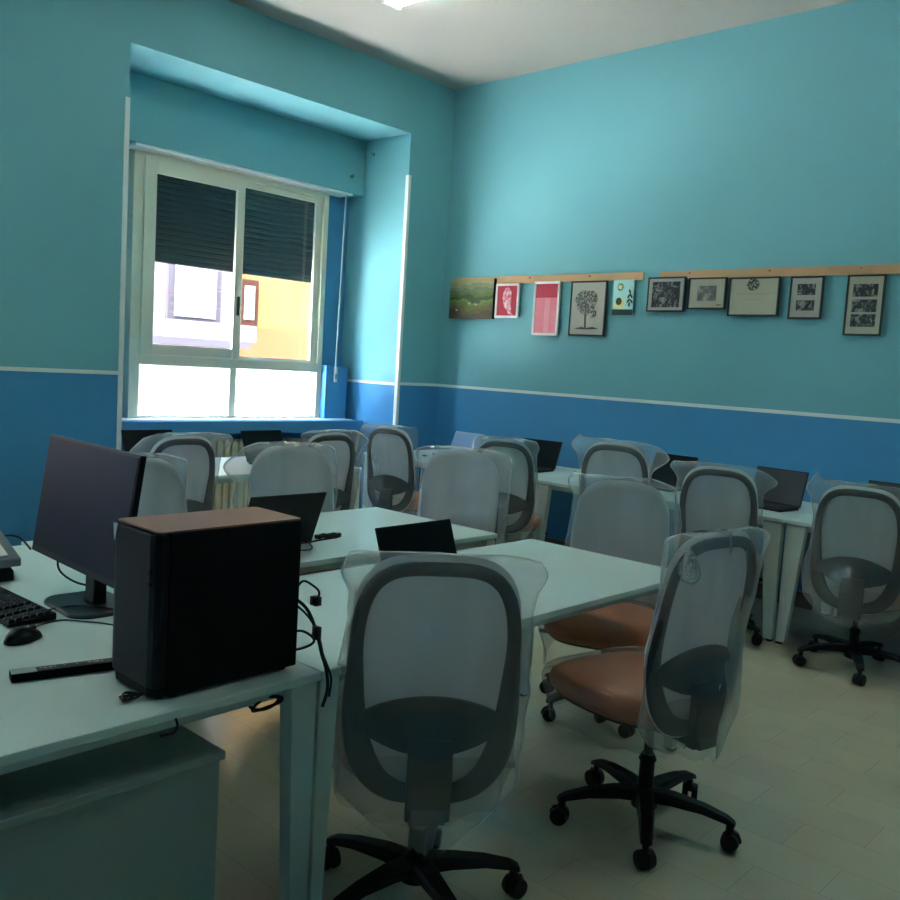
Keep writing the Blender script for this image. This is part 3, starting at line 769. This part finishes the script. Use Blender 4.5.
cable('mouse_cable', [(-5.235,-3.552,D+.006),(-5.17,-3.50,D),(-5.115,-3.49,D),(-5.07,-3.54,D),(-5.03,-3.60,D),(-4.99,-3.72,D),(-4.95,-3.95,D)], .0022, 'thin black mouse cable curving behind the tower')
cable('keyboard_cable', [(-5.125,-3.36,D+.006),(-5.10,-3.37,D),(-5.05,-3.41,D+.012),(-4.99,-3.47,D+.012),(-4.93,-3.55,D),(-4.90,-3.75,D)], .0022, 'thin black keyboard cable across the monitor foot')
cable('monitor_cable', [(-4.95,-3.22,.92),(-4.96,-3.13,.86),(-4.97,-3.14,.80),(-4.955,-3.24,.775),(-4.93,-3.33,.79),(-4.91,-3.40,.86)], .0035, 'black cable looping below the monitor')
# slim bar
t = empty('slim_bar', (-5.215,-3.915,DZ), R(-13.8)); tag(t, 'slim black bar with silver printed top, left of the tower', 'bar')
bm = bmesh.new(); box(bm, -.19,.13,-.018,.018,0,.020); b = obj('body', bm, M['blackm'], t, bevel=.002)
bm = bmesh.new(); box(bm, -.189,-.135,-.017,.017,.020,.0212); obj('end_label', bm, mat('silver_label',(176,184,182),.5), b)
bm = bmesh.new(); box(bm, -.133,.125,-.017,.012,.020,.0210); obj('printed_strip', bm, mat('dark_strip',(44,48,50),.4), b)
rnd = random.Random(4); bm = bmesh.new(); x = -.128
while x < .12:
    w_ = rnd.choice((.004,.008,.014)); 
    if rnd.random() < .7: box(bm, x, x+w_, -.004+.004*rnd.random(), .005, .0211,.0214)
    x += w_+.004
obj('printed_marks', bm, mat('pale_print',(160,165,165),.5), b)
# crumpled tie under the tower corner
pts = []; rnd = random.Random(9)
for k in range(16): pts.append((-5.250+.022*math.cos(k*1.9)+.006*rnd.random(), -4.135+.016*math.sin(k*2.3), DZ+.004+.010*rnd.random()))
cable('twist_tie', pts, .0018, 'small crumpled dark tie at the foot of the tower', 'tie')
# telephone
t = empty('desk_telephone', (-5.145,-2.885,DZ), R(2)); tag(t, 'dark desk telephone with white label cut by the left edge', 'telephone')
sl_ = lambda y: .072+ (y+.10)*.42
bm = bmesh.new(); prism(bm, [(-.10,sl_(-.10)-.028),(.10,sl_(.10)-.030),(.10,sl_(.10)),(-.10,sl_(-.10))], 'x', -.12,.12); b = obj('body', bm, M['grey'], t, bevel=.006)
bm = bmesh.new(); prism(bm, [(-.08,sl_(-.08)+.0005),(.03,sl_(.03)+.0005),(.03,sl_(.03)+.003),(-.08,sl_(-.08)+.003)], 'x', -.03,.085); obj('paper_label', bm, M['label'], b)
bm = bmesh.new(); prism(bm, [(-.09,.012+.02),(.09,.09),(.075,.0),(.045,.0),(.03,.05),(-.06,.02),(-.075,.0),(-.095,.0)], 'x', -.10,.10); obj('stand', bm, M['black'], t, bevel=.003)
bm = bmesh.new(); prism(bm, [(-.095,sl_(-.095)+.004),(.095,sl_(.095)+.004),(.095,sl_(.095)+.030),(.06,sl_(.06)+.034),(.03,sl_(.03)+.022),(-.03,sl_(-.03)+.022),(-.06,sl_(-.06)+.034),(-.095,sl_(-.095)+.030)], 'x', -.115,-.065); obj('handset', bm, M['black'], t, bevel=.006)
cable('telephone_cable', [(-5.10,-2.70,D+.02),(-5.0,-2.60,D+.03),(-4.90,-2.50,D+.045),(-4.84,-2.50,D+.035),(-4.83,-2.58,D+.004)], .004, 'black cable arching behind the telephone')
# cables beside the tower, falling over the seam
def plug(p, s):
    def f(bm):
        x,y,z = p; box(bm, x-s[0], x+s[0], y-s[1], y+s[1], z-s[2], z+s[2])
    return f
cable('power_cable', [(-4.83,-4.10,.93),(-4.80,-4.128,.90),(-4.782,-4.16,.872),(-4.778,-4.195,.82),(-4.782,-4.222,.775),(-4.795,-4.256,.752),(-4.800,-4.272,.72),(-4.802,-4.272,.69),(-4.812,-4.270,.66)], .0045, 'thick black power cable from the tower over the desk edge', extra=plug((-4.779,-4.195,.822),(.007,.010,.016)))
cable('video_cable', [(-4.83,-4.10,.90),(-4.80,-4.125,.885),(-4.770,-4.15,.85),(-4.764,-4.185,.81),(-4.768,-4.21,.77),(-4.780,-4.24,.755),(-4.786,-4.268,.725),(-4.79,-4.268,.68)], .003, 'thin black cable with an inline plug beside the tower')
cable('looped_plug_cable', [(-4.83,-4.10,.905),(-4.80,-4.126,.925),(-4.785,-4.14,.945),(-4.775,-4.165,.938),(-4.77,-4.186,.925),(-4.768,-4.180,.905)], .003, 'short looped cable ending in a grey plug behind the tower', extra=plug((-4.768,-4.172,.898),(.009,.012,.011)))
cable('earphone_cable', [(-4.83,-4.14,.82),(-4.80,-4.160,.822),(-4.785,-4.180,.812),(-4.782,-4.190,.800),(-4.79,-4.182,.788),(-4.81,-4.165,.778),(-4.829,-4.15,.775)], .0035, 'small loop of cable low at the tower back')
# loops under the desk edge
pts = []
for k in range(22): a = k*.62; pts.append((-4.925+.045*math.cos(a), -4.195+.008*math.sin(k), .668+.014*math.sin(a)+.0005*k))
cable('hanging_cable_coil', pts, .004, 'coil of black cable hanging under the left desk edge')
cable('hanging_cable', [(-5.205,-4.256,.725),(-5.203,-4.260,.708),(-5.212,-4.258,.695),(-5.235,-4.245,.690)], .0028, 'short cable stub showing below the left desk edge')
# charger on the desk behind
pts = [(-3.93,-3.02,DZ+.012),(-3.88,-2.99,D+.006),(-3.84,-2.98,D),(-3.80,-2.97,D)]
cx, cy = -3.72,-2.95
for k in range(34):
    a = k*.9; pts.append((cx+.062*math.cos(a)+.004*math.sin(k*3), cy+.016*math.sin(a)-.3*.062*math.cos(a)*.3, D+.002+.014*abs(math.sin(k*1.7))))
cable('charger_cable', pts, .0042, 'black charger cable tied in a bundle on the second desk')
cable('laptop_cable', [(-4.01,-3.0,DZ+.01),(-4.0,-3.06,D),(-3.95,-3.10,D),(-3.90,-3.07,D),(-3.86,-3.0,D)], .0025, 'thin black cable loop beside the laptop behind the tower')
cable('mouse_receiver', [(-.72,-.55,DZ+.006),(-.70,-.58,DZ+.006)], .006, 'tiny black object on the corner desk', 'object')

# ------------------------------------------------------------------ pictures on the right wall
def rail(y0, y1, z0, z1, lab, zl=None):
    bm = bmesh.new(); box(bm, -.022, -.001, y1, y0, z0, z1); r = obj('picture_rail', bm, M['wood'], bevel=.002); tag(r, lab, 'rail')
    bm = bmesh.new(); k = y0-.25
    while k > y1: cyl(bm, (-.028,k,z1-.02),(-.02,k,z1-.02),.006,seg=10); k -= .62
    obj('screw', bm, M['metal'], r); return r
rail(-.17,-2.155,2.275,2.338,'left wooden strip on the teal wall holding five pictures')
rail(-2.30,-4.9,2.275,2.337,'right wooden strip on the teal wall, running out of the photo')
PX = -.030
def art_mat(name, build):
    m = bpy.data.materials.new(name); m.use_nodes = True
    N = m.node_tree.nodes; L = m.node_tree.links; b = N['Principled BSDF']; b.inputs['Roughness'].default_value = .55
    tc = N.new('ShaderNodeTexCoord'); sp = N.new('ShaderNodeSeparateXYZ'); L.new(tc.outputs['Object'], sp.inputs[0])
    L.new(build(N, L, tc, sp), b.inputs['Base Color']); return m
def noise_ramp(N, L, src, scale, stops, detail=6, dist=0, addz=None, sp=None, const=False):
    n = N.new('ShaderNodeTexNoise'); n.inputs['Scale'].default_value = scale; n.inputs['Detail'].default_value = detail; n.inputs['Distortion'].default_value = dist
    L.new(src, n.inputs['Vector']); out = n.outputs['Fac']
    if addz:
        mu = N.new('ShaderNodeMath'); mu.operation = 'MULTIPLY_ADD'; L.new(sp.outputs['Z'], mu.inputs[0]); mu.inputs[1].default_value = addz[0]; mu.inputs[2].default_value = addz[1]
        s = N.new('ShaderNodeMath'); s.operation = 'MULTIPLY_ADD'; L.new(n.outputs['Fac'], s.inputs[0]); s.inputs[1].default_value = addz[2]; L.new(mu.outputs[0], s.inputs[2]); out = s.outputs[0]
    r = N.new('ShaderNodeValToRGB'); L.new(out, r.inputs[0])
    while len(r.color_ramp.elements) < len(stops): r.color_ramp.elements.new(.5)
    if const: r.color_ramp.interpolation = 'CONSTANT'
    for e, (p_, c) in zip(r.color_ramp.elements, stops): e.position = p_; e.color = lin(c)
    return r.outputs[0]
photo = art_mat('old_photograph', lambda N,L,tc,sp: noise_ramp(N,L,tc.outputs['Object'],24,[(.36,(16,17,18)),(.50,(44,46,46)),(.66,(140,140,132))],10,1.2))
hillp = art_mat('landscape_painting', lambda N,L,tc,sp: noise_ramp(N,L,tc.outputs['Object'],5,[(0,(66,56,34)),(.24,(88,78,40)),(.33,(84,102,40)),(.42,(104,122,48)),(.47,(58,80,34)),(.56,(84,104,44)),(.62,(98,112,76)),(.70,(124,130,92)),(.80,(158,148,104)),(.92,(176,160,112))],9,.3,(2.3,.26,.50),sp,True))
crown = art_mat('ink_foliage', lambda N,L,tc,sp: noise_ramp(N,L,tc.outputs['Object'],75,[(.40,(34,38,34)),(.50,(70,72,62)),(.58,(160,156,140))],5,.2))
leafm = mat('dark_green_ink', (28,60,52), .7); sunm = mat('pale_yellow_ink', (226,214,140), .7); mintp = mat('mint_paper', (168,214,206), .7)
redm = mat('red_mount', (180,40,58), .6, var=.15, vscale=40); redm2 = mat('deep_red', (176,36,58), .6); pinkm = mat('faded_pink', (214,120,132), .6, var=.1, vscale=30); whitem = art_mat('white_blotch', lambda N,L,tc,sp: noise_ramp(N,L,tc.outputs['Object'],30,[(.38,(206,84,104)),(.50,(216,140,150)),(.62,(226,206,204))],6,.6))
inkm = mat('black_ink', (34,34,34), .7); faint = mat('faint_ink', (150,140,118), .7)
def picture(y0, y1, z0, z1, lab, fr='frame_black', fw=.012, mount='paper', tilt=0, depth=.02):
    yc, zc = (y0+y1)/2, (z0+z1)/2; t = empty('picture', (PX,yc,zc)); t.rotation_euler = (0, tilt, 0)
    tag(t, lab, 'picture'); w, h = (y1-y0)/2, (z1-z0)/2
    if fr:
        bm = bmesh.new(); box(bm,-depth,0,-w,-w+fw,-h,h); box(bm,-depth,0,w-fw,w,-h,h); box(bm,-depth,0,-w+fw,w-fw,-h,-h+fw); box(bm,-depth,0,-w+fw,w-fw,h-fw,h)
        obj('frame', bm, M[fr], t, bevel=.002)
    else: fw = 0
    bm = bmesh.new(); box(bm,-depth+.006,-.001,-w+fw,w-fw,-h+fw,h-fw); obj('mount' if fr else 'sheet', bm, M[mount] if isinstance(mount,str) else mount, t)
    return t, w, h
def patch(t, name, m, y0, y1, z0, z1, d=.0155):
    bm = bmesh.new(); box(bm, -d-.0008, -d+.001, y0, y1, z0, z1); return obj(name, bm, m, t)
def poly(t, name, m, pts, d=.0160):
    bm = bmesh.new(); prism(bm, pts, 'x', -d-.0006, -d+.002); return obj(name, bm, m, t)
# y runs towards the camera's left when positive; image right = -y
t,w,h = picture(-.672,-.139,1.962,2.318,'green hilly landscape painting at the far left of the picture row', None, mount=hillp, depth=.035)
bm = bmesh.new(); box(bm,-.034,0,-w-.002,-w,-h,h); obj('canvas_edge', bm, M['blackm'], t)
cpm = mat('cottage_paint',(170,168,130),.7)
for q,(yy,zz) in enumerate(((-.06,-.05),(.17,-.10),(.02,-.04))):
    bm = bmesh.new(); box(bm,-.0306,-.029,yy-.012,yy+.012,zz-.008,zz+.008); obj('painted_cottage', bm, cpm, t)
t,w,h = picture(-.948,-.685,1.973,2.272,'small white-framed red picture with a white blotch', 'frame_white', .02, redm)
poly(t,'white_figure',whitem,[(.02,.11),(-.01,.115),(-.045,.08),(-.05,.0),(-.055,-.11),(-.075,-.12),(-.03,-.125),(.0,-.08),(.03,-.05),(.05,.02),(.045,.07)])
t,w,h = picture(-1.384,-1.114,1.829,2.281,'tall white-framed red picture, faded pink below', 'frame_white', .02, pinkm)
patch(t,'dark_red_top',redm2,-.114,.114,.09,.205)
patch(t,'pale_streak',mat('pale_pink',(220,138,148),.6,var=.08,vscale=20),-.045,.012,-.2,.09)
t,w,h = picture(-1.846,-1.497,1.831,2.276,'black-framed tree print on cream paper', 'frame_black', .012, 'mount')
P = []; rnd = random.Random(2)
for k in range(40): a = 2*PI*k/40; r = 1+.10*math.sin(3*a)+.05*math.sin(7*a)+.08*rnd.random(); P.append((.015+.098*r*math.cos(a), .055+.095*r*math.sin(a)))
poly(t,'foliage',crown,P)
poly(t,'trunk',inkm,[(.018,-.16),(.024,-.05),(.022,.04),(.014,.04),(.014,-.05),(.008,-.16)],.0166)
poly(t,'branches',crown,[(-.02,-.005),(-.09,-.02),(-.085,-.06),(-.04,-.075),(-.06,-.04),(-.02,-.035)],.0166)
poly(t,'ground_line',inkm,[(.12,-.165),(.05,-.150),(.0,-.158),(-.06,-.148),(-.12,-.162),(-.05,-.168),(.05,-.168)],.0162)
t,w,h = picture(-2.090,-1.902,2.002,2.279,'small unframed mint print with a yellow sun, next to the rail end', None, mount=mintp, depth=.012)
sd = .0076
patch(t,'dark_band',leafm,-w,w,-h,-h+.045,sd)
P = []
for k in range(24): a = 2*PI*k/24; r = .034 if k % 2 else .020; P.append((.03+r*math.cos(a), .082+r*math.sin(a)))
poly(t,'sun_rays',leafm,P,.0082); poly(t,'sun',sunm,[(.03+.019*math.cos(2*PI*k/16),.082+.019*math.sin(2*PI*k/16)) for k in range(16)],.0090)
poly(t,'round_motif',sunm,[(.03+.05*math.cos(2*PI*k/20),-.045+.045*math.sin(2*PI*k/20)) for k in range(20)],.0080)
poly(t,'round_leaf',leafm,[(.036+.027*math.cos(2*PI*k/16),-.030+.03*math.sin(2*PI*k/16)) for k in range(16)],.0086)
for q,(yy,zz,ang) in enumerate([(-.06,.045,70),(-.052,.01,120),(-.075,.01,60),(-.05,-.025,130),(-.078,-.03,50),(-.06,-.055,90)]):
    a = R(ang); P = [(yy+.020*math.cos(b)*math.cos(a)-.008*math.sin(b)*math.sin(a), zz+.020*math.cos(b)*math.sin(a)+.008*math.sin(b)*math.cos(a)) for b in [2*PI*k/10 for k in range(10)]]
    poly(t,'leaf',leafm,P,.0084)
t,w,h = picture(-2.536,-2.218,2.029,2.291,'black-framed dark crowded photograph left on the right strip', 'frame_black', .012, 'mount')
patch(t,'photograph',photo,-.118,.118,-.098,.095)
t,w,h = picture(-2.865,-2.564,2.048,2.279,'black-framed small grey photograph with wide cream mount', 'frame_black', .012, 'paper')
patch(t,'photograph',art_mat('faded_photograph', lambda N,L,tc,sp: noise_ramp(N,L,tc.outputs['Object'],22,[(.35,(86,90,88)),(.5,(112,114,108)),(.68,(160,158,146))])),-.075,.075,-.055,.055)
patch(t,'signature',inkm,-.12,-.08,-.088,-.082)
t,w,h = picture(-3.261,-2.888,1.999,2.274,'black-framed certificate with a round dark emblem at its top', 'frame_black', .012, 'paper')
poly(t,'emblem',crown,[(.008+.045*math.cos(2*PI*k/20),.085+.045*math.sin(2*PI*k/20)) for k in range(20)])
bm = bmesh.new(); rnd = random.Random(6)
for (zz, hw_) in ((.022,.13),(.012,.11),(-.02,.05)):
    y = -hw_
    while y < hw_: l_ = .006+.012*rnd.random(); box(bm,-.0162,-.0155,y,y+l_,zz-.0016,zz+.0016); y += l_+.004
obj('text_lines', bm, faint, t)
t,w,h = picture(-3.562,-3.334,1.982,2.270,'black-framed mount with two small photographs', 'frame_black', .012, 'mount')
patch(t,'photograph',photo,-.062,.062,.018,.092); patch(t,'photograph',photo,-.062,.062,-.088,-.018)
t,w,h = picture(-3.955,-3.716,1.876,2.271,'tall black-framed mount with three photographs, rightmost picture', 'frame_black', .012, 'paper')
for z0_ in (.055,-.045,-.14): patch(t,'photograph',photo,-.078,.078,z0_,z0_+.082)

# ------------------------------------------------------------------ light
W = bpy.data.worlds.new('world'); SC.world = W; W.use_nodes = True
N = W.node_tree.nodes; L = W.node_tree.links; bg = N['Background']
sky = N.new('ShaderNodeTexSky'); sky.sky_type = 'NISHITA'; sky.sun_disc = False; sky.sun_elevation = R(50); sky.sun_rotation = R(200); sky.dust_density = 1.5
L.new(sky.outputs[0], bg.inputs[0]); bg.inputs[1].default_value = 2.6
sd_ = bpy.data.lights.new('sun', 'SUN'); so_ = bpy.data.objects.new('sun', sd_); COL.objects.link(so_); sd_.energy = 45; sd_.angle = R(1); sd_.color = (1,.97,.92)
so_.rotation_euler = Vector((.8,.08,-1.0)).to_track_quat('-Z','Y').to_euler()
for (x0,x1,z0,z1) in ((WX0,WX1,WZ0,WZ1),(W2X0,W2X1,1.0,3.02)):
    pd = bpy.data.lights.new('portal','AREA'); po = bpy.data.objects.new('window_portal', pd); COL.objects.link(po)
    pd.shape = 'RECTANGLE'; pd.size = x1-x0; pd.size_y = z1-z0; pd.cycles.is_portal = True
    po.location = ((x0+x1)/2, 1.09, (z0+z1)/2); po.rotation_euler = (R(-90),0,0)
vs_ = SC.view_settings; vs_.view_transform = 'Standard'; vs_.look = 'None'; vs_.exposure = 2.27; vs_.gamma = 1; vs_.use_curve_mapping = False
SC.cycles.max_bounces = 10; SC.cycles.diffuse_bounces = 6; SC.cycles.transparent_max_bounces = 24
